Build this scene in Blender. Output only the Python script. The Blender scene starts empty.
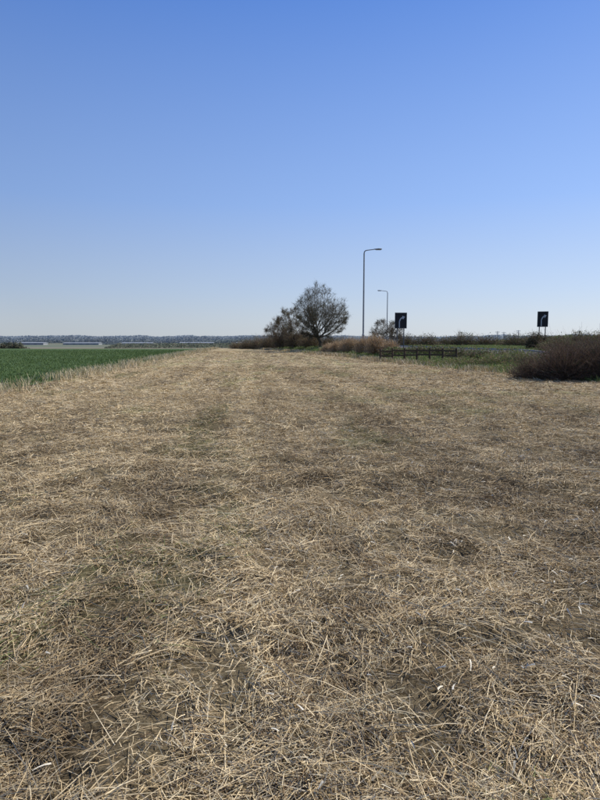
import bpy, math, random
import numpy as np
from mathutils import Vector
random.seed(7); rng=np.random.default_rng(11)
sc=bpy.context.scene
COL=sc.collection

# ---------------------------------------------------------------- helpers
def hash2(ix,iy,s):
    h=np.sin(ix*127.1+iy*311.7+s*74.7)*43758.5453
    return h-np.floor(h)
def vnoise(x,y,s=0):
    x=np.asarray(x,float); y=np.asarray(y,float)
    ix=np.floor(x); iy=np.floor(y); fx=x-ix; fy=y-iy
    fx=fx*fx*(3-2*fx); fy=fy*fy*(3-2*fy)
    a=hash2(ix,iy,s);b=hash2(ix+1,iy,s);c=hash2(ix,iy+1,s);d=hash2(ix+1,iy+1,s)
    return (a*(1-fx)+b*fx)*(1-fy)+(c*(1-fx)+d*fx)*fy
def fbm(x,y,s=0,o=4):
    t=0;a=.5
    for i in range(o):
        t=t+a*vnoise(x*2**i+13.3*i,y*2**i-7.7*i,s+i); a*=.5
    return t/(1-.5**o)
def sstep(a,b,x):
    t=np.clip((np.asarray(x,float)-a)/(b-a),0,1); return t*t*(3-2*t)
RY=[-60,0,20,28,36,46,58,75,87,100,130,200]
RX=[22,14,10.4,8.3,6.4,4.7,2.5,-1.0,-4.2,-7.4,-13,-26]
def XR(y): return np.interp(y,RY,RX)
def XL(y): return -7.37-0.0797*np.asarray(y,float)
def H(x,y):
    x=np.asarray(x,float); y=np.asarray(y,float)
    d=-4.0*sstep(95,260,y)
    berm=0.55*sstep(36,48,y)*sstep(0.3,3.5,x-XR(y))*(1-sstep(95,160,y))
    und=0.10*(fbm(x*.08,y*.08,3,2)-.5)*(1-sstep(200,400,y))
    far=3*(fbm(x*.002,y*.002,9,2)-.5)*sstep(500,1500,np.hypot(x,y))
    return d+berm+und+far
def mesh_np(name,verts,faces,mats,cols=None,k=4,smooth=False,parent=None):
    me=bpy.data.meshes.new(name)
    verts=np.asarray(verts,np.float32).reshape(-1,3); faces=np.asarray(faces,np.int32).reshape(-1,k)
    me.vertices.add(len(verts)); me.vertices.foreach_set('co',verts.ravel())
    me.loops.add(faces.size); me.loops.foreach_set('vertex_index',faces.ravel())
    me.polygons.add(len(faces))
    me.polygons.foreach_set('loop_start',np.arange(0,faces.size,k,dtype=np.int32))
    if smooth: me.polygons.foreach_set('use_smooth',np.ones(len(faces),bool))
    if cols is not None:
        a=me.color_attributes.new('Col','FLOAT_COLOR','POINT')
        c=np.ones((len(verts),4),np.float32); c[:,:3]=cols; a.data.foreach_set('color',c.ravel())
    me.update(calc_edges=True)
    for m in (mats if isinstance(mats,list) else [mats]): me.materials.append(m)
    ob=bpy.data.objects.new(name,me); COL.objects.link(ob)
    if parent: ob.parent=parent
    return ob
def new_mat(name):
    m=bpy.data.materials.new(name); m.use_nodes=True
    nt=m.node_tree; b=nt.nodes['Principled BSDF']; return m,nt,b
def mat_attr(name,rough=.7,spec=.2,transl=0.0):
    m,nt,b=new_mat(name)
    a=nt.nodes.new('ShaderNodeAttribute'); a.attribute_name='Col'
    nt.links.new(a.outputs['Color'],b.inputs['Base Color'])
    b.inputs['Roughness'].default_value=rough
    b.inputs['Specular IOR Level'].default_value=spec
    if transl>0:
        t=nt.nodes.new('ShaderNodeBsdfTranslucent'); nt.links.new(a.outputs['Color'],t.inputs['Color'])
        mx=nt.nodes.new('ShaderNodeMixShader'); mx.inputs[0].default_value=transl
        nt.links.new(b.outputs[0],mx.inputs[1]); nt.links.new(t.outputs[0],mx.inputs[2])
        nt.links.new(mx.outputs[0],nt.nodes['Material Output'].inputs[0])
    return m
def mat_noise(name,stops,scale=5,rough=.85,bump=0.0,bscale=None,detail=8,mscale=(1,1,1),spec=.2,metal=0):
    m,nt,b=new_mat(name); N=nt.nodes; L=nt.links
    tc=N.new('ShaderNodeTexCoord'); mp=N.new('ShaderNodeMapping'); mp.inputs['Scale'].default_value=mscale
    n=N.new('ShaderNodeTexNoise'); n.inputs['Scale'].default_value=scale; n.inputs['Detail'].default_value=detail; n.inputs['Roughness'].default_value=.65
    r=N.new('ShaderNodeValToRGB'); cr=r.color_ramp
    while len(cr.elements)<len(stops): cr.elements.new(.5)
    for e,(p,c) in zip(cr.elements,stops): e.position=p; e.color=(*c,1)
    L.new(tc.outputs['Object'],mp.inputs[0]); L.new(mp.outputs[0],n.inputs['Vector']); L.new(n.outputs['Fac'],r.inputs[0]); L.new(r.outputs[0],b.inputs['Base Color'])
    b.inputs['Roughness'].default_value=rough; b.inputs['Specular IOR Level'].default_value=spec; b.inputs['Metallic'].default_value=metal
    if bump:
        bp=N.new('ShaderNodeBump'); bp.inputs['Distance'].default_value=bump; n2=N.new('ShaderNodeTexNoise'); n2.inputs['Scale'].default_value=bscale or scale*4; n2.inputs['Detail'].default_value=6
        L.new(mp.outputs[0],n2.inputs['Vector']); L.new(n2.outputs['Fac'],bp.inputs['Height']); L.new(bp.outputs[0],b.inputs['Normal'])
    return m
def empty(name,loc=(0,0,0)):
    e=bpy.data.objects.new(name,None); e.location=loc; e.empty_display_size=.3; COL.objects.link(e); return e
class MB:
    """small mesh builder for hard-surface parts"""
    def __init__(s): s.v=[];s.f=[]
    def box(s,c,d,rz=0,top=1.0):
        cx,cy,cz=c; n=len(s.v); cr,sr=math.cos(rz),math.sin(rz)
        for z,k in ((-.5,1),(.5,top)):
            for a,b in ((-.5,-.5),(.5,-.5),(.5,.5),(-.5,.5)):
                x,y=a*d[0]*k,b*d[1]*k; s.v.append((cx+x*cr-y*sr,cy+x*sr+y*cr,cz+z*d[2]))
        s.f+= [(n,n+3,n+2,n+1),(n+4,n+5,n+6,n+7)]+[(n+i,n+(i+1)%4,n+4+(i+1)%4,n+4+i) for i in range(4)]
    def tube(s,pts,rad,k=8):
        pts=[Vector(p) for p in pts]; n0=len(s.v)
        for i,p in enumerate(pts):
            t=(pts[min(i+1,len(pts)-1)]-pts[max(i-1,0)]).normalized()
            u=t.cross(Vector((0.13,1,0.07))).normalized(); w=t.cross(u)
            for j in range(k):
                a=2*math.pi*j/k; s.v.append(tuple(p+(u*math.cos(a)+w*math.sin(a))*rad[i]))
        for i in range(len(pts)-1):
            for j in range(k):
                a=n0+i*k+j;b=n0+i*k+(j+1)%k; s.f.append((a,b,b+k,a+k))
        s.f.append(tuple(n0+j for j in range(k))[::-1]); s.f.append(tuple(n0+(len(pts)-1)*k+j for j in range(k)))
    def obj(s,name,mat,parent=None,smooth=False,bevel=0):
        me=bpy.data.meshes.new(name); me.from_pydata(s.v,[],s.f); me.materials.append(mat)
        if smooth:
            for p in me.polygons: p.use_smooth=True
        ob=bpy.data.objects.new(name,me); COL.objects.link(ob)
        if bevel:
            b=ob.modifiers.new('bevel','BEVEL'); b.width=bevel; b.segments=2
        if parent: ob.parent=parent
        return ob

# ---------------------------------------------------------------- terrain sheets
def grid(name,xs,ys,zf,mat,cf=None):
    V=[]
    for y in ys:
        xx=xs(y) if callable(xs) else xs
        V.append(np.stack([xx,np.full(len(xx),y),zf(xx,np.full(len(xx),y))],1))
    nx=len(V[0]); V=np.concatenate(V)
    ny=len(ys); i=np.arange(ny-1)[:,None]*nx+np.arange(nx-1)[None]
    F=np.stack([i,i+1,i+1+nx,i+nx],-1).reshape(-1,4)
    return mesh_np(name,V,F,mat,smooth=True,cols=None if cf is None else cf(V[:,0],V[:,1]))
gx=np.concatenate([-np.geomspace(40,4000,45)[::-1],np.linspace(-38,38,77),np.geomspace(40,4000,45)])
gy=np.concatenate([-np.geomspace(20,1500,20)[::-1],np.linspace(-18,140,159),np.geomspace(142,4500,90)])
m,nt,b=new_mat('ground_mat'); N=nt.nodes;L=nt.links
tc=N.new('ShaderNodeTexCoord'); n1=N.new('ShaderNodeTexNoise'); n1.inputs['Scale'].default_value=1.3; n1.inputs['Detail'].default_value=10; n1.inputs['Roughness'].default_value=.7
r1=N.new('ShaderNodeValToRGB'); e=r1.color_ramp.elements; e[0].position=.3;e[0].color=(.06,.075,.025,1);e[1].position=.7;e[1].color=(.17,.17,.07,1)
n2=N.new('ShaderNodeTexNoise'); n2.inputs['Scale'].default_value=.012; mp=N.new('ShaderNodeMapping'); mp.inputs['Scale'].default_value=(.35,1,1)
r2=N.new('ShaderNodeValToRGB'); e=r2.color_ramp.elements; e[0].position=.4;e[0].color=(.13,.165,.11,1);e[1].position=.6;e[1].color=(.19,.18,.135,1)  # far field tones with distance haze mixed into the colour
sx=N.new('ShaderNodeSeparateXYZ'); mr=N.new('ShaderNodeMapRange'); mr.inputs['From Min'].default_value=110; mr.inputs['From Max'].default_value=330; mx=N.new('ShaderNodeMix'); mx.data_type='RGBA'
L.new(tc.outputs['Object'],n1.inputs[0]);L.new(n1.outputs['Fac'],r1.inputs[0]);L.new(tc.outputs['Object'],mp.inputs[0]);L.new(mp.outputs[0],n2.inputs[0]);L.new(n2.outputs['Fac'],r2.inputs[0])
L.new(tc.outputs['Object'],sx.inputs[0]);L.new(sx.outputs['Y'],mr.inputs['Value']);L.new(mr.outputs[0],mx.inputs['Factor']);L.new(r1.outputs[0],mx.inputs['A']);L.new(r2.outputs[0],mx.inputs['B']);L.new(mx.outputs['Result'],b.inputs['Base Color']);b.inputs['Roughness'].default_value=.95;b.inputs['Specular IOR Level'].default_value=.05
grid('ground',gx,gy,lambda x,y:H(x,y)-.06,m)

# mown strip
def lump(x,y):
    return 0.10*(fbm(x*1.1,y*1.1,21,3)-.5)+0.11*(fbm(x*4.2,y*4.2,31,3)-.5)
def Hs(x,y):
    d=np.hypot(x,y); return H(x,y)+lump(x,y)*(1-sstep(30,60,d)*.6)
def darkness(x,y):
    """0 pale .. 1 dark : mowing rows + clumps + darker right-hand side"""
    u=x+.083*y
    uw=u+.18*(fbm(x*0+u*.4,y*.25,40,2)-.5)
    brk=.35+1.1*fbm(u*.6,y*.3,48,3)
    d=np.clip((fbm(x*.9,y*.7,41,4)-.47)*3.4,0,1)*.42+np.clip((fbm(x*3.3,y*2.9,46,3)-.5)*4,0,1)*.6
    d+=np.clip((fbm(u*1.3,y*.04,44,3)-.46)*3,0,1)*.18
    d+=.16*sstep(.7,2.2,u)*(1-sstep(25,60,y)*.6)
    s=0
    for c,wd,a in ((-.12,.2,.55),(-2.3,.35,.35),(2.9,.3,.22),(-4.6,.35,.28),(5.2,.3,.2)): s=s-a*np.exp(-((uw-c)/wd)**2)
    for c,wd,a in ((-.75,.28,.18),(.55,.25,.2),(-3.2,.3,.16),(2.1,.3,.16),(4.0,.35,.14)): s=s+a*np.exp(-((uw-c)/wd)**2)
    return np.clip(d+s*brk,0,1)
m,nt,b=new_mat('mown_mat'); N=nt.nodes;L=nt.links
tc=N.new('ShaderNodeTexCoord')
def noise(sc_,det=8,rough=.65,vec=None):
    n=N.new('ShaderNodeTexNoise'); n.inputs['Scale'].default_value=sc_; n.inputs['Detail'].default_value=det; n.inputs['Roughness'].default_value=rough; L.new(vec or tc.outputs['Object'],n.inputs[0]); return n
nA=noise(30,12,.85)
ra=N.new('ShaderNodeValToRGB'); el=ra.color_ramp.elements; el[0].position=.39; el[0].color=(.11,.078,.04,1); el[1].position=.58; el[1].color=(.62,.495,.29,1)
L.new(nA.outputs['Fac'],ra.inputs[0])
at=N.new('ShaderNodeAttribute'); at.attribute_name='Col'
m1=N.new('ShaderNodeMix');m1.data_type='RGBA';m1.blend_type='MULTIPLY';m1.inputs['Factor'].default_value=1
L.new(ra.outputs[0],m1.inputs['A']);L.new(at.outputs['Color'],m1.inputs['B']);L.new(m1.outputs['Result'],b.inputs['Base Color'])
b.inputs['Roughness'].default_value=.9;b.inputs['Specular IOR Level'].default_value=.03
bp=N.new('ShaderNodeBump');bp.inputs['Distance'].default_value=.03;bp.inputs['Strength'].default_value=.8;L.new(nA.outputs['Fac'],bp.inputs['Height']);L.new(bp.outputs[0],b.inputs['Normal'])
yy=np.concatenate([np.arange(-12,-1,.5),np.arange(-1,14,.07),np.arange(14,40,.3),np.arange(40,150,1.5)])
def sxs(y):
    t=np.linspace(0,1,220); return XL(y)+(XR(y)+.3-XL(y))*t
def greenish(x,y): return np.clip((fbm(x*1.2,y*.5,63,4)-.56)*5,0,1)
def mcf(x,y):
    d=darkness(x,y); near=1-sstep(6,20,np.hypot(x,y))
    g=greenish(x,y)*.4
    k=(1-.45*d)*(1-.5*near); return np.stack([k*(1-.3*g),k*(1-.04*d),k*(1-.04*d-.35*g)],1)
grid('mown_field',sxs,yy,Hs,m,mcf)

cropm=mat_noise('crop_mat',[(.3,(.045,.078,.018)),(.5,(.065,.11,.026)),(.72,(.10,.15,.042))],scale=.9,rough=.8,bump=.08,bscale=9,mscale=(1,.5,1))
grid('crop_field',lambda y:np.geomspace(500,abs(XL(y)),60)*-1,np.arange(-40,104,1.0),lambda x,y:H(x,y)+.03,cropm)
plm=mat_noise('ploughed_mat',[(.3,(.19,.16,.115)),(.7,(.25,.21,.15))],scale=.05,rough=.95)
grid('ploughed_field',np.linspace(-420,-40,30),np.linspace(290,420,20),lambda x,y:H(x,y)+.15,plm)

# ---------------------------------------------------------------- blades generator
def blades(name,x,y,z,length,width,az,tilt,cols,mat,droop=.25,segs=2,roll=None,curl=None):
    n=len(x)
    dx=np.cos(az)*np.cos(tilt);dy=np.sin(az)*np.cos(tilt);dz=np.sin(tilt)
    D=np.stack([dx,dy,dz],1)
    S=np.stack([-np.sin(az),np.cos(az),np.zeros(n)],1)
    U=np.cross(D,S)
    if roll is None: roll=rng.uniform(-1.0,1.0,n)
    W=S*np.cos(roll)[:,None]+U*np.sin(roll)[:,None]
    P0=np.stack([x,y,z],1)
    if curl is None: curl=rng.normal(0,.12,n)
    V=[];k=segs+1
    for i in range(k):
        t=i/segs
        c=P0+D*(length*t)[:,None]+S*(curl*length*t*t)[:,None]
        c[:,2]-=droop*length*t*t
        w=(width*(1-.55*t))[:,None]*.5
        V.append(c-W*w); V.append(c+W*w)
    V=np.stack(V,1)
    base=(np.arange(n)*2*k)[:,None]
    F=np.concatenate([base+np.array([[2*i,2*i+1,2*i+3,2*i+2]]) for i in range(segs)],1).reshape(-1,4)
    C=np.repeat(cols,2*k,axis=0)
    return mesh_np(name,V.reshape(-1,3),F,mat,cols=C)
pal=np.array([[.86,.71,.445],[.77,.61,.36],[.62,.475,.26],[.44,.32,.17],[.28,.19,.10],[.55,.49,.32],[.12,.08,.043]])
def straw_cols(n,dark):
    p=np.array([.21,.27,.22,.13,.08,.05,.04]); idx=rng.choice(7,n,p=p)
    c=pal[idx]*rng.uniform(.8,1.08,(n,1))
    return c*(1-.52*dark[:,None]*np.array([.95,1.0,1.03]))
strawm=mat_attr('straw_mat',rough=.7,spec=.06)
X=[];Y=[];Ln=[];Wd=[]
def zone(y0,y1,dens,l,w,xm=1.5):
    hw=lambda y:.56*y+xm
    area=2*hw(y1)*(y1-y0); n=int(area*dens)
    y=rng.uniform(y0,y1,n); x=rng.uniform(-1,1,n)*hw(y1); ok=(np.abs(x)<hw(y))&(x>XL(y)+.1)&(x<XR(y)); x=x[ok];y=y[ok]
    X.append(x);Y.append(y);Ln.append(rng.lognormal(math.log(l),.6,len(x)));Wd.append(rng.uniform(.5,1.5,len(x))*w)
zone(.6,2.5,10500,.06,.0029,1); zone(2.5,5,7500,.064,.0034,1); zone(5,9,4000,.068,.0042,1); zone(9,16,1300,.08,.0068,2); zone(16,32,260,.11,.012,3); zone(32,80,30,.18,.02,4)
zone(.6,5,120,.24,.0040,1)
X=np.concatenate(X);Y=np.concatenate(Y);Ln=np.clip(np.concatenate(Ln),.02,.42);Wd=np.concatenate(Wd)
dark=darkness(X,Y)
hole=fbm(X*2.8,Y*2.6,47,4)
keep=rng.random(len(X))>np.clip((hole-.54)*6,0,.8)*(1-sstep(10,20,Y))
X,Y,Ln,Wd,dark=[a[keep] for a in (X,Y,Ln,Wd,dark)]
n=len(X)
up=rng.random(n)
tilt=np.where(up<.78,rng.normal(.08,.18,n),rng.uniform(.2,1.1,n))
tilt=np.where(Ln>.2,np.abs(tilt)*.4,tilt)
Ln=np.where(up<.78,Ln,Ln*.75)
thick=.07*fbm(X*3.5,Y*3.5,51,3)
Z=Hs(X,Y)+.003+rng.random(n)*thick
az=rng.uniform(0,2*math.pi,n)
pref=rng.random(n)<.22
az=np.where(pref,(fbm(X*.7,Y*.7,55,2)*6.28*1.5)+rng.normal(0,.4,n),az)
sc_cols=straw_cols(n,dark)
gsel=(rng.random(n)<.13*greenish(X,Y)); sc_cols[gsel]=np.array([.20,.22,.08])*rng.uniform(.7,1.3,(int(gsel.sum()),1))
blades('cut_straw',X,Y,Z,Ln,Wd,az,tilt,sc_cols,strawm,droop=.12)
n=1500; y=rng.uniform(.8,9,n); x=rng.uniform(-1,1,n)*(.56*y+1)
ok=(x<XR(y))&(rng.random(n)<.25+.75*sstep(-.5,2.0,x)); x=x[ok];y=y[ok];n=len(x)
blades('dry_leaves',x,y,Hs(x,y)+rng.uniform(.03,.06,n),rng.uniform(.02,.07,n),rng.uniform(.005,.011,n),rng.uniform(0,6.28,n),rng.normal(.1,.25,n),np.array([[.84,.76,.58]])*rng.uniform(.6,1.05,(n,1)),strawm,droop=.3,segs=3,curl=rng.normal(0,.15,n))

def tuftline(name,fx,y0,y1,n,h,w,pal_,spread,densn=0.0,tl=(1.0,1.5)):
    y=y0+(y1-y0)*rng.random(n)**1.3; x=fx(y)+rng.normal(0,spread,n)
    if densn:
        k=rng.random(n)<np.clip((fbm(x*.8,y*.5,61,3)-.35)*4,.08,1); x=x[k];y=y[k]
    n=len(x); c=np.array(pal_)[rng.integers(0,len(pal_),n)]*rng.uniform(.75,1.2,(n,1))
    sc_=1+y/45
    return blades(name,x,y,H(x,y)-.03,rng.uniform(.4,1.2,n)*h,w*sc_*rng.uniform(.7,1.3,n),rng.uniform(0,6.28,n),rng.uniform(*tl,n),c,strawm,droop=.25)
dry=[[.72,.60,.38],[.62,.50,.30],[.48,.37,.21],[.78,.67,.46]]
tuftline('field_edge_grass',XL,6,110,30000,.46,.008,dry+[[.16,.2,.07]],.5,1)
n=90000; y=10+75*rng.random(n)**1.6; x=XL(y)-rng.random(n)**1.5*(.30*y+6)-.2
green=np.array([[.07,.12,.028],[.10,.16,.042],[.14,.19,.055],[.05,.08,.022]])
blades('crop_grass',x,y,H(x,y)+.02,rng.uniform(.06,.17,n)*1.1,.008*(1+y/25),rng.uniform(0,6.28,n),rng.uniform(.7,1.5,n),green[rng.integers(0,4,n)]*rng.uniform(.8,1.2,(n,1)),mat_attr('crop_blade_mat',.6,.15,.2),droop=.3)

# rough grass / weeds on the right verge
def rc(y): return 13.4-.055*(y-45)+.8*(np.clip(60-np.asarray(y,float),0,None)/10)**2
n=150000; y=20+70*rng.random(n)**1.2; x=XR(y)+.1+rng.random(n)**1.1*(6+.32*y)
k=(rng.random(n)<np.clip((fbm(x*.5,y*.35,71,3)-.3)*3,.35,1)); 
k&=~((np.abs(x-rc(y))<3.9)); x=x[k];y=y[k];n=len(x)
vp=np.array([[.14,.20,.05],[.18,.25,.065],[.24,.28,.09],[.44,.36,.20],[.11,.14,.045],[.54,.45,.27]])
gm=mat_attr('rough_grass_mat',.65,.2,.2)
blades('rough_grass',x,y,H(x,y)-.06,rng.uniform(.15,.5,n),.014*(1+y/35),rng.uniform(0,6.28,n),rng.uniform(.7,1.5,n),vp[rng.choice(6,n,p=[.25,.29,.25,.07,.1,.04])],gm,droop=.3)
tuftline('verge_grass',lambda y:XR(y)+.2,24,100,20000,.42,.012,dry+[[.40,.29,.17],[.30,.27,.12]],.4,1)

# ---------------------------------------------------------------- foliage
def leaves(P,size,cols,flat=0):
    n=len(P)
    a=rng.normal(size=(n,3)); a/=np.linalg.norm(a,axis=1)[:,None]
    b=np.cross(a,rng.normal(size=(n,3))); b/=np.linalg.norm(b,axis=1)[:,None]
    s=(size*rng.uniform(.6,1.4,n))[:,None]
    V=np.stack([P-a*s,P+b*s*.45,P+a*s,P-b*s*.45],1).reshape(-1,3)
    return V,np.arange(4*n).reshape(-1,4),np.repeat(cols,4,axis=0)
def sticks(A,B,w,cols):
    n=len(A); D=B-A; s=np.cross(D,rng.normal(size=(n,3))); s/=np.linalg.norm(s,axis=1)[:,None]+1e-9
    w=np.broadcast_to(w,(n,))[:,None]
    V=np.stack([A-s*w,A+s*w,B+s*w*.4,B-s*w*.4],1).reshape(-1,3)
    return V,np.arange(4*n).reshape(-1,4),np.repeat(cols,4,axis=0)
def join(parts):
    V=[];F=[];C=[];o=0
    for v,f,c in parts: V.append(v);F.append(f+o);C.append(c);o+=len(v)
    return np.concatenate(V),np.concatenate(F),np.concatenate(C)
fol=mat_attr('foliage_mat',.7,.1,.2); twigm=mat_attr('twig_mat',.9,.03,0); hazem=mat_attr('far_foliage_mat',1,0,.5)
def shrub(name,blobs,nleaf,lsz,lpal,ntwig,tpal,tw=.012,spike=.25,mat=None):
    """blobs: (cx,cy,rx,ry,h) half-ellipsoid masses standing on the ground"""
    parts=[]; vol=np.array([b[2]*b[3]*b[4] for b in blobs])**.8; vol/=vol.sum(); lp=np.array(lpal);tp=np.array(tpal)
    for b,w in zip(blobs,vol):
        cx,cy,rx,ry,h=b; g=float(H(cx,cy))-.05
        def pts(n,lo):
            th=rng.uniform(0,2*math.pi,n); ph=np.arcsin(rng.random(n)*.99); r=rng.uniform(lo,1,n)**.6
            bump=.72+.55*fbm(th*1.9+cx,ph*3+cy,81,3)
            r=r*bump
            return np.stack([cx+rx*r*np.cos(th)*np.cos(ph),cy+ry*r*np.sin(th)*np.cos(ph),g+h*r*(.08+.92*np.sin(ph))],1),r
        n=int(nleaf*w)
        if n:
            P,r=pts(n,.15); cl=fbm(P[:,0]*2.5/max(rx,1)+P[:,1],P[:,2]*3/max(h,1),91,3)
            c=lp[rng.integers(0,len(lp),n)]*(.5+1.0*cl)[:,None]; parts.append(leaves(P,lsz,c))
        n=int(ntwig*w)
        if n:
            P,r=pts(n,.35); base=np.stack([cx+rng.normal(0,.3*rx,n),cy+rng.normal(0,.3*ry,n),np.full(n,g)],1)
            A=base+(P-base)*rng.uniform(.2,.75,n)[:,None]; B=P+(P-base)*spike*rng.random(n)[:,None]**2+rng.normal(0,.08*h,(n,3))
            B[:,2]=np.maximum(B[:,2],g)
            parts.append(sticks(A,B,tw,tp[rng.integers(0,len(tp),n)]*rng.uniform(.7,1.2,(n,1))))
    V,F,C=join(parts); return mesh_np(name,V,F,mat or fol,cols=C)

def tree(name,loc,height,seed,levels=4,leafn=3000,lsz=.05,lpal=None,bark=(.12,.10,.075),trunk_r=.22,trunk_f=.2,rx=3.3,low=.18,spl=(5,7),twn=14,twl=.45,tww=.006,nl=11,mx_=1500,tbr=1.5,limb=.48):
    """trunk_f: fraction of height before limbs; crown = ellipsoid from low*height to height"""
    R=random.Random(seed); segs=[]; tips=[]
    gz=float(H(loc[0],loc[1]))-.1; cz=gz+height*(low+(1-low)*.48); C=Vector((loc[0],loc[1],cz)); ru=gz+height-cz; rd=cz-gz-height*low
    def inside(p):
        q=p-C; return (q.x/rx)**2+(q.y/rx)**2+(q.z/(ru if q.z>0 else rd))**2
    def grow(p,d,l,r,lev):
        ns=4; pts=[p.copy()]; rr=[r]
        for i in range(ns):
            d=(d+Vector((R.gauss(0,.13),R.gauss(0,.13),R.gauss(.04,.10)))).normalized()
            p=p+d*(l/ns); pts.append(p.copy()); rr.append(r*(1-.55*(i+1)/ns))
            if lev>0 and inside(p)>1.0+R.uniform(-.22,.05): break
        segs.append((pts,rr,lev))
        out=lev>0 and inside(p)>.8
        if lev>=levels or out: tips.append((p.copy(),d.copy())) 
        if lev>=levels: return
        nb=R.randint(*spl) if lev else nl
        for k in range(nb):
            t=(k+.7+R.uniform(-.3,.3))/nb; t=min(max(t,.15 if lev else .5),1.0)
            f=t*(len(pts)-1); i=min(int(f),len(pts)-2); q=pts[i].lerp(pts[i+1],f-i)
            ax=d.cross(Vector((R.gauss(0,1),R.gauss(0,1),R.gauss(0,1)))).normalized()
            if lev==0:
                a=k*2.4+R.uniform(-.3,.3); el_=.15+1.2*(k/nl)+R.uniform(-.1,.15); nd=Vector((math.cos(a)*math.cos(el_),math.sin(a)*math.cos(el_),math.sin(el_)))
                ll=height*limb*R.uniform(.85,1.15)
            else:
                ang=R.uniform(.4,1.0); nd=(d*math.cos(ang)+ax*math.sin(ang)); nd.z+=.08; nd.normalize(); ll=l*R.uniform(.5,.72)
            grow(q,nd,ll,rr[i]*(.55 if lev else .5)*R.uniform(.8,1.1),lev+1)
    grow(Vector((loc[0],loc[1],gz)),Vector((0.02,0,1)),height*(trunk_f*1.8),trunk_r,0)
    V=[];F=[];Cc=[];bk=np.array(bark); off=np.array([loc[0],loc[1],gz])
    for pts,rr,lev in segs:
        k=8 if lev<2 else 3; n0=len(V)
        for i,p in enumerate(pts):
            t=(pts[min(i+1,len(pts)-1)]-pts[max(i-1,0)]).normalized(); u_=t.cross(Vector((.31,.9,.13))).normalized(); w_=t.cross(u_)
            r=max(rr[i],.007)
            for j in range(k):
                a=2*math.pi*j/k; V.append(tuple(p+(u_*math.cos(a)+w_*math.sin(a))*r)); Cc.append(bk*(1+.1*lev))
        for i in range(len(pts)-1):
            for j in range(k):
                a=n0+i*k+j;b_=n0+i*k+(j+1)%k; F.append((a,b_,b_+k,a+k))
    T=np.array([tuple(t) for t,_ in tips]); D=np.array([tuple(d) for _,d in tips]); nt_=len(T)
    if nt_>mx_: s_=rng.choice(nt_,mx_,replace=False); T=T[s_];D=D[s_];nt_=mx_
    idx=np.repeat(np.arange(nt_),twn); n=len(idx)
    dr=D[idx]*.7+rng.normal(0,.55,(n,3)); dr/=np.linalg.norm(dr,axis=1)[:,None]
    A=T[idx]-D[idx]*(rng.random(n)*twl*.9)[:,None]; B=A+dr*(twl*rng.uniform(.4,1.2,n))[:,None]
    e=empty(name,(loc[0],loc[1],gz))
    v2,f2,c2=sticks(A,B,tww,np.tile(bk*tbr,(n,1))*rng.uniform(.8,1.3,(n,1)))
    V_,F_,C_=join([(np.array(V),np.array(F),np.array(Cc)),(v2,f2,c2)])
    wd=mesh_np('trunk_and_limbs',V_-off,F_,twigm,cols=C_); wd.parent=e
    if leafn:
        j=rng.integers(0,n,leafn); P=A[j]+(B[j]-A[j])*rng.random(leafn)[:,None]
        cl=rng.random(nt_)[idx[j]]
        c=np.array(lpal)[rng.integers(0,len(lpal),leafn)]*(.6+.8*cl)[:,None]
        v,f,c=leaves(P,lsz,c); lv=mesh_np('foliage',v-off,f,fol,cols=c); lv.parent=e
    return e
bud=[[.22,.21,.09],[.18,.18,.07],[.27,.24,.12],[.15,.13,.08]]
tree('oak_tree',(2.75,75),8.3,5,leafn=10000,lsz=.038,lpal=bud,trunk_r=.25,trunk_f=.19,rx=3.35,low=.12,twn=10,bark=(.10,.085,.062),mx_=2200,tbr=1.5,limb=.46,nl=13)
tree('hawthorn_tree',(-1.0,83),5.8,9,leafn=6000,lsz=.05,lpal=bud,bark=(.12,.09,.065),spl=(4,5),trunk_r=.13,rx=2.4,low=.08,nl=8)
tree('hawthorn_tree',(-3.2,89),4.8,14,leafn=4500,lsz=.05,lpal=bud,bark=(.13,.095,.07),spl=(4,5),trunk_r=.1,rx=2.3,low=.05,nl=8)
tree('hawthorn_tree',(9.6,64),3.3,19,leafn=3000,lsz=.04,lpal=bud,bark=(.12,.09,.065),spl=(4,5),trunk_r=.08,rx=1.9,low=.05,twl=.35,nl=8,twn=8)
brown=[[.20,.15,.09],[.26,.20,.11],[.15,.11,.07],[.18,.17,.07]]
tw=[[.24,.17,.11],[.17,.125,.085],[.30,.23,.15]]
shrub('roadside_thicket',[(-11,102,1.8,1.6,1.4),(-9,99,1.8,1.6,1.9),(-7,98,1.8,1.6,2.3),(-5,95,2.2,2,2.5),(-2.5,90,2.2,2,2.5),(-.4,84,2,2,2.6),(1.6,79,2,1.6,2.2),(3.8,76,1.8,1.5,1.7),(5.4,72,1.6,1.4,1.5)],12000,.07,brown+[[.13,.155,.055],[.11,.14,.05]],12000,tw,tw=.012)
shrub('dead_bracken',[(3.2,63,1.2,1,1.0),(3.9,60,1.2,1,1.25),(4.9,57,1.2,1,1.45),(5.9,52,1.2,1,1.45),(6.4,48.5,1.0,1,1.65),(7.3,47,.9,.9,1.1)],8000,.055,[[.44,.31,.18],[.52,.39,.23],[.33,.23,.13]],12000,[[.54,.41,.25],[.40,.28,.17]],tw=.011)
vg=[[.12,.17,.05],[.17,.22,.065],[.22,.25,.10],[.09,.12,.035],[.24,.18,.10]]
shrub('hedge_bush',[(7.4,45,1.2,.9,.7),(9,44,1.4,1,.8),(10.4,43,1.2,1,.9),(11.2,41,1.2,1,.9),(12,38.5,1.4,1,1.0),(13.0,36.3,1.5,1,1.1),(21.5,48,2.2,1,1.2),(26,46,3.5,1,1.4),(32,48,4,1.3,1.6)],24000,.06,vg,7000,tw,tw=.010)
R2=random.Random(3)
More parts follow.
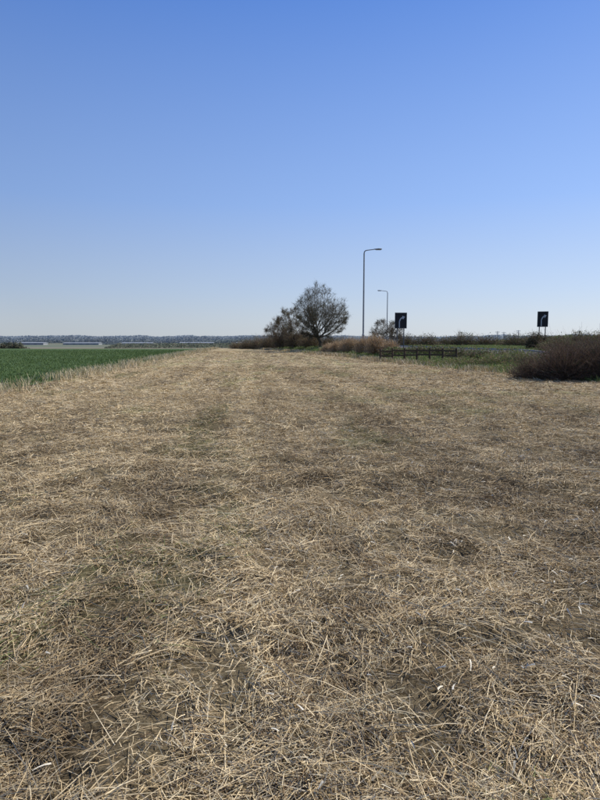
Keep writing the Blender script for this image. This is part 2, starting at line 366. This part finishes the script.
shrub('boundary_hedge',[(18.5+3.1*i+R2.uniform(-.6,.6),100-1.2*i,2.6,1.4,R2.uniform(1.8,2.6)) for i in range(20)],28000,.10,[[.15,.14,.07],[.20,.16,.09],[.12,.14,.055],[.22,.16,.10],[.15,.18,.065]],11000,[[.24,.17,.11],[.18,.13,.09]],tw=.018)
shrub('nettle_bank',[(7.8,34.5,1,.9,.45),(9.2,33,1.5,1,.6),(11,32.5,1.6,1,.8),(12.8,33,1.8,1,1.0),(10.2,27.5,1.2,1,.5),(14.6,32,1.8,1,1.1),(16.5,30.5,1.8,1,1.2),(19,29.5,2,1,1.3),(22,28.5,2,1,1.3)],28000,.045,[[.12,.17,.045],[.17,.23,.06],[.24,.27,.1],[.30,.25,.13]],7000,[[.42,.34,.2],[.30,.22,.13]],tw=.008)
shrub('bramble_bush',[(8.9,22.3,.9,.9,1.0),(9.9,21.7,1.2,1.1,1.5),(11.4,21.5,1.5,1.3,1.8),(13.3,21.8,1.7,1.5,2.0),(15.5,22.5,2,1.5,2.1),(10.9,23.3,1.7,1.2,1.75),(18.5,23,2.2,1.6,2.1)],38000,.028,[[.075,.06,.04],[.11,.075,.05],[.075,.09,.04],[.15,.10,.07]],38000,[[.16,.105,.075],[.23,.165,.115],[.09,.065,.045]],tw=.005,spike=.22)
shrub('holly_bush',[(21.5,53,.9,.9,1.7),(22.4,53.5,.7,.7,1.4)],5000,.06,[[.05,.055,.03],[.075,.075,.04]],1500,tw)

# ---------------------------------------------------------------- road
asph=mat_noise('asphalt_mat',[(.3,(.045,.045,.046)),(.7,(.07,.07,.068))],scale=30,rough=.9,bump=.01)
grid('road',lambda y:rc(y)+np.linspace(-3.5,3.5,9),np.arange(0,220,2.0),lambda x,y:H(x,y)+.06,asph)
km=mat_noise('kerb_mat',[(.3,(.26,.25,.23)),(.7,(.36,.35,.33))],scale=8)
for s in (-1,1):
    ys=np.arange(0,220,2.0); V=[];F=[]
    for i,y in enumerate(ys):
        c=rc(y)+s*3.575; z=float(H(c,y))
        for dx,dz in ((-.07,.0),(-.07,.18),(.07,.18),(.07,.0)): V.append((c+dx,y,z+dz))
        if i:
            a=(i-1)*4; F+=[(a+j,a+j+1,a+j+5,a+j+4) for j in range(3)]
    mesh_np('kerb',V,F,km)
wp=mat_noise('road_paint_mat',[(.3,(.62,.62,.6)),(.7,(.78,.78,.76))],scale=20)
mb=MB()
for y in range(2,200,6):
    n=len(mb.v)
    for yy_,dx in ((y,-.05),(y,.05),(y+2,.05),(y+2,-.05)):
        x_=rc(yy_)+dx; mb.v.append((x_,yy_,float(H(x_,yy_))+.075))
    mb.f.append((n,n+1,n+2,n+3))
mb.obj('lane_marking',wp)

# ---------------------------------------------------------------- street lamps
steel=mat_noise('galvanised_mat',[(.3,(.26,.27,.28)),(.7,(.36,.37,.38))],scale=6,rough=.55,metal=.2,spec=.4)
lampg=mat_noise('lamp_head_mat',[(.3,(.16,.165,.17)),(.7,(.22,.22,.23))],scale=9,rough=.5)
glass=mat_noise('lens_mat',[(.3,(.5,.5,.48)),(.7,(.6,.6,.58))],scale=9,rough=.15,spec=.5)
def lamp(x,y,h,arm,s):
    z=float(H(x,y))-.05; e=empty('street_lamp',(x,y,z))
    p=MB(); p.tube([(0,0,0),(0,0,1.5),(0,0,1.55),(0,0,h-.28),(s*.03,0,h-.10),(s*.14,0,h),(s*.3,0,h+.04)],[.12,.12,.085,.065,.055,.05,.045],12); p.tube([(s*.3,0,h+.04),(s*arm,0,h+.12)],[.045,.04],10); p.box((0,-.125,.75),(.12,.03,.6)); p.obj('column',steel,e)
    l=MB()
    pts=[(s*(arm-.05),0,h+.12),(s*(arm+.1),0,h+.13),(s*(arm+.45),0,h+.15),(s*(arm+.72),0,h+.155),(s*(arm+.78),0,h+.155)]
    l.tube(pts,[.05,.10,.14,.11,.03],12)
    o=l.obj('lantern',lampg,e,smooth=True)
    for v in o.data.vertices: v.co.z=(h+.14)+(v.co.z-(h+.14))*.55
    g=MB(); g.box((s*(arm+.42),0,h+.07),(.5,.2,.03)); g.obj('lens',glass,e,bevel=.008)
lamp(6.2,57,9.55,.95,1)
lamp(14.95,100,9.3,.95,-1)

# ---------------------------------------------------------------- signs
black=mat_noise('sign_black_mat',[(.3,(.012,.013,.015)),(.7,(.022,.023,.026))],scale=4,rough=.6,spec=.3)
white=mat_noise('sign_white_mat',[(.3,(.42,.44,.46)),(.7,(.5,.52,.54))],scale=6,rough=.5)
postm=mat_noise('post_mat',[(.3,(.10,.10,.105)),(.7,(.15,.15,.155))],scale=6,rough=.6)
def sign(x,y,zc,w,h,rz):
    z=float(H(x,y))-.05; e=empty('traffic_sign',(x,y,z)); e.rotation_euler=(0,0,rz)
    b_=MB(); b_.box((0,0,zc-z),(w,.04,h)); b_.obj('sign_board',black,e,bevel=.012)
    f=MB(); t=.035
    f.box((0,-.022,zc-z+h/2-t),(w-.06,.01,t)); f.box((0,-.022,zc-z-h/2+t),(w-.06,.01,t))
    f.box((-w/2+t,-.022,zc-z),(t,.01,h-.1-t)); f.box((w/2-t,-.022,zc-z),(t,.01,h-.1-t)); f.obj('border',postm,e)
    p=MB()
    for s in (-.28,.28): p.tube([(s*w,.06,0),(s*w,.06,zc-z+h/2-.03)],[.045,.045],10)
    for q in (-.3,.3): p.box((0,.03,zc-z+q*h),(w*.9,.02,.06))
    p.obj('posts',postm,e)
    a=MB()
    pts=[(-.12,-.45),(-.12,-.05),(-.02,.12),(.16,.2)]
    for (x0,z0),(x1,z1) in zip(pts[:-1],pts[1:]):
        dx,dz=x1-x0,z1-z0; l=math.hypot(dx,dz); nx,nz=-dz/l*.045,dx/l*.045; n=len(a.v)
        a.v+=[((x0+nx)*w,-.026,zc-z+(z0+nz)*h),((x0-nx)*w,-.026,zc-z+(z0-nz)*h),((x1-nx)*w,-.026,zc-z+(z1-nz)*h),((x1+nx)*w,-.026,zc-z+(z1+nz)*h)]; a.f.append((n,n+1,n+2,n+3))
    n=len(a.v); a.v+=[(.10*w,-.027,zc-z+.30*h),(.34*w,-.027,zc-z+.24*h),(.17*w,-.027,zc-z+.06*h)]; a.f.append((n,n+2,n+1)); a.obj('arrow',white,e)
sign(8.65,50,3.15,1.05,1.35,.08)
sign(22.9,55,3.45,.95,1.45,-.35)

# ---------------------------------------------------------------- wooden fence
wood=mat_noise('weathered_wood_mat',[(.3,(.055,.041,.028)),(.7,(.12,.088,.06))],scale=12,mscale=(1,1,.3),rough=.9,bump=.01)
e=empty('wooden_fence',(0,0,0)); A=Vector((5.7,41)); B=Vector((10.3,38.2)); nP=7
pm=MB(); rm=MB(); d=(B-A); rz=math.atan2(d.y,d.x)
for i in range(nP):
    p=A+d*i/(nP-1); z=float(H(p.x,p.y)); pm.box((p.x,p.y,z+.38+random.uniform(-.03,.02)),(.13,.10,1.0),rz+random.uniform(-.08,.08),top=.93)
pm.obj('posts',wood,e)
for i in range(nP-1):
    p=A+d*i/(nP-1);q=A+d*(i+1)/(nP-1); c=(p+q)/2; nrm=Vector((d.y,-d.x)).normalized()*.07; z=float(H(c.x,c.y))
    for hz in (.38,.70): rm.box((c.x+nrm.x,c.y+nrm.y,z+hz+random.uniform(-.02,.02)),((q-p).length*.995,.04,.11),rz)
rm.obj('rails',wood,e)

# ---------------------------------------------------------------- distance
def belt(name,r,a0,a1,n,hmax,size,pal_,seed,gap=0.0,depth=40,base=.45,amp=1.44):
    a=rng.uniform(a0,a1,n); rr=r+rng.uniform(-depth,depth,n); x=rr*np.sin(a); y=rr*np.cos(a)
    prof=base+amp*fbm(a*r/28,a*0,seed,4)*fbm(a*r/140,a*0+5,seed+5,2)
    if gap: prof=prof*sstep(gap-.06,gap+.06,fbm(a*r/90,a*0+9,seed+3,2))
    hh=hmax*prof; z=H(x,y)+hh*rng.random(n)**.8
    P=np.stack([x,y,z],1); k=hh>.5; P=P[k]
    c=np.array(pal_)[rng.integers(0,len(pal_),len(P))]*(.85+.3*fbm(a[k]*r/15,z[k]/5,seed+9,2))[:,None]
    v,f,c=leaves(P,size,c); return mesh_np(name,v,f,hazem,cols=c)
hz=[[.20,.235,.235],[.22,.25,.25],[.18,.215,.22]]  # woodland greens greyed, aerial haze painted into the palette
belt('distant_treeline',1150,-1.0,1.0,130000,15,1.5,[[.32,.37,.41],[.34,.39,.425]],101,base=.75,amp=.8)  # leaf colours lightened and blued to paint in the haze
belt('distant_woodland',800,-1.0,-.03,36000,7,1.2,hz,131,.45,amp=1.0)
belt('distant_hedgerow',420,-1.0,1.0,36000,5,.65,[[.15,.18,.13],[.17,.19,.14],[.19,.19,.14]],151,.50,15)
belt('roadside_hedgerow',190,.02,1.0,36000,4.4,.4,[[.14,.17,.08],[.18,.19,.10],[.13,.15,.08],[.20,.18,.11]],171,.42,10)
shrub('field_corner_trees',[(-150,270,10,6,6),(-135,272,7,5,4.5),(-168,270,12,6,5.5)],8000,.6,[[.12,.13,.09],[.15,.155,.11]],1500,tw,tw=.1,mat=hazem)

wallm=mat_noise('cladding_mat',[(.3,(.25,.27,.285)),(.7,(.32,.34,.355))],scale=.3,rough=.9)  # cladding, roof and door colours include painted distance haze
roofm=mat_noise('roof_sheet_mat',[(.3,(.22,.245,.27)),(.7,(.29,.31,.335))],scale=.3,rough=.9,spec=.05)
doorm=mat_noise('door_mat',[(.3,(.20,.23,.25)),(.7,(.23,.26,.28))],scale=.5)
for (x,y,l,w_,h,rz) in [(-318,690,30,16,2.2,.1),(-262,700,42,14,1.9,.05),(-190,680,34,14,2.1,.1),(-126,710,40,14,2.2,0),(-70,720,18,12,2.0,.0)]:
    z=float(H(x,y))-.1; e=empty('warehouse',(x,y,z)); e.rotation_euler=(0,0,rz)
    b_=MB(); b_.box((0,0,h/2),(l,w_,h)); b_.obj('walls',wallm,e)
    r_=MB(); o=.4; hl=l/2+o;hw=w_/2+o; r_.v=[(-hl,-hw,h+.02),(hl,-hw,h+.02),(hl,0,h+1.0),(-hl,0,h+1.0),(-hl,hw,h+.02),(hl,hw,h+.02)]; r_.f=[(0,1,2,3),(3,2,5,4),(0,3,4),(1,5,2),(0,4,5,1)]; r_.obj('roof',roofm,e)
    d_=MB()
    for k in range(int(l//8)): d_.box((-l/2+5+k*8,-w_/2-.03,.9),(3.2,.05,1.7))
    d_.obj('doors',doorm,e)
pylm=mat_noise('pole_mat',[(.3,(.24,.26,.28)),(.7,(.28,.3,.32))],scale=3)
for (px,y,h) in [(163,480,13),(170,485,12.5),(184,490,14),(106,520,8),(240,500,14),(128,560,9)]:
    z=float(H(px,y)); e=empty('utility_pole',(px,y,z)); p=MB(); p.tube([(0,0,0),(0,0,h)],[.32,.2],8); p.box((0,0,h-.8),(3.4,.25,.3)); p.box((0,0,h-2.0),(2.4,.25,.28))
    for s in (-1.3,0,1.3): p.tube([(s,0,h-.65),(s,0,h-.2)],[.08,.05],6)
    p.obj('pole_and_crossarms',pylm,e)

# ---------------------------------------------------------------- light, sky, camera
SE,SA=math.radians(43),math.radians(60)
dv=Vector((math.sin(SA)*math.cos(SE),math.cos(SA)*math.cos(SE),math.sin(SE)))
w=bpy.data.worlds.new('World'); sc.world=w; w.use_nodes=True; nt=w.node_tree; N=nt.nodes; L=nt.links
bg=N['Background']; sky=N.new('ShaderNodeTexSky'); sky.sky_type='NISHITA'; sky.sun_disc=False
sky.sun_elevation=SE; sky.sun_rotation=SA; sky.altitude=0; sky.air_density=1.0; sky.dust_density=.6; sky.ozone_density=3.0
# clear-air colour by elevation (blue overhead, pale haze at the horizon), blended with the physical sky
tc=N.new('ShaderNodeTexCoord'); sx=N.new('ShaderNodeSeparateXYZ'); L.new(tc.outputs['Generated'],sx.inputs[0])
cr=N.new('ShaderNodeValToRGB'); st=[(0.0,(5.4,5.95,6.6)),(.03,(5.1,5.8,6.8)),(.08,(4.3,5.35,7.2)),(.22,(2.5,4.0,7.5)),(.48,(.88,2.1,5.9)),(1,(.5,1.3,4.0))]
K=8.0
while len(cr.color_ramp.elements)<len(st): cr.color_ramp.elements.new(.5)
for e_,(p,c) in zip(cr.color_ramp.elements,st): e_.position=p; e_.color=(c[0]/K,c[1]/K,c[2]/K,1)
L.new(sx.outputs['Z'],cr.inputs[0])
vm=N.new('ShaderNodeVectorMath'); vm.operation='DOT_PRODUCT'; vm.inputs[1].default_value=tuple(dv); L.new(tc.outputs['Generated'],vm.inputs[0])
mr=N.new('ShaderNodeMapRange'); mr.inputs['From Min'].default_value=.1; mr.inputs['From Max'].default_value=1.0; mr.inputs['To Min'].default_value=K*.95; mr.inputs['To Max'].default_value=K*1.5; L.new(vm.outputs['Value'],mr.inputs['Value'])
vs=N.new('ShaderNodeVectorMath'); vs.operation='SCALE'; L.new(cr.outputs[0],vs.inputs[0]); L.new(mr.outputs[0],vs.inputs['Scale'])
mx=N.new('ShaderNodeMix'); mx.data_type='RGBA'; mx.inputs['Factor'].default_value=.82; L.new(sky.outputs[0],mx.inputs['A']); L.new(vs.outputs[0],mx.inputs['B'])
L.new(mx.outputs['Result'],bg.inputs[0]); bg.inputs[1].default_value=.10
ld=bpy.data.lights.new('sun','SUN'); ld.energy=5.0; ld.angle=math.radians(.53); ld.color=(1,.94,.84)
lo=bpy.data.objects.new('sun',ld); COL.objects.link(lo); lo.location=(20,10,30)
lo.rotation_euler=dv.to_track_quat('Z','Y').to_euler()
cd=bpy.data.cameras.new('camera'); cam=bpy.data.objects.new('camera',cd); COL.objects.link(cam)
cd.sensor_fit='VERTICAL'; cd.sensor_height=36; cd.lens=26; cd.clip_end=8000; cd.clip_start=.05
cam.location=(0,0,1.5+float(H(0,0))); cam.rotation_euler=(math.radians(90-5.9),0,0); sc.camera=cam
sc.view_settings.view_transform='Standard'; sc.view_settings.look='None'; sc.view_settings.exposure=0
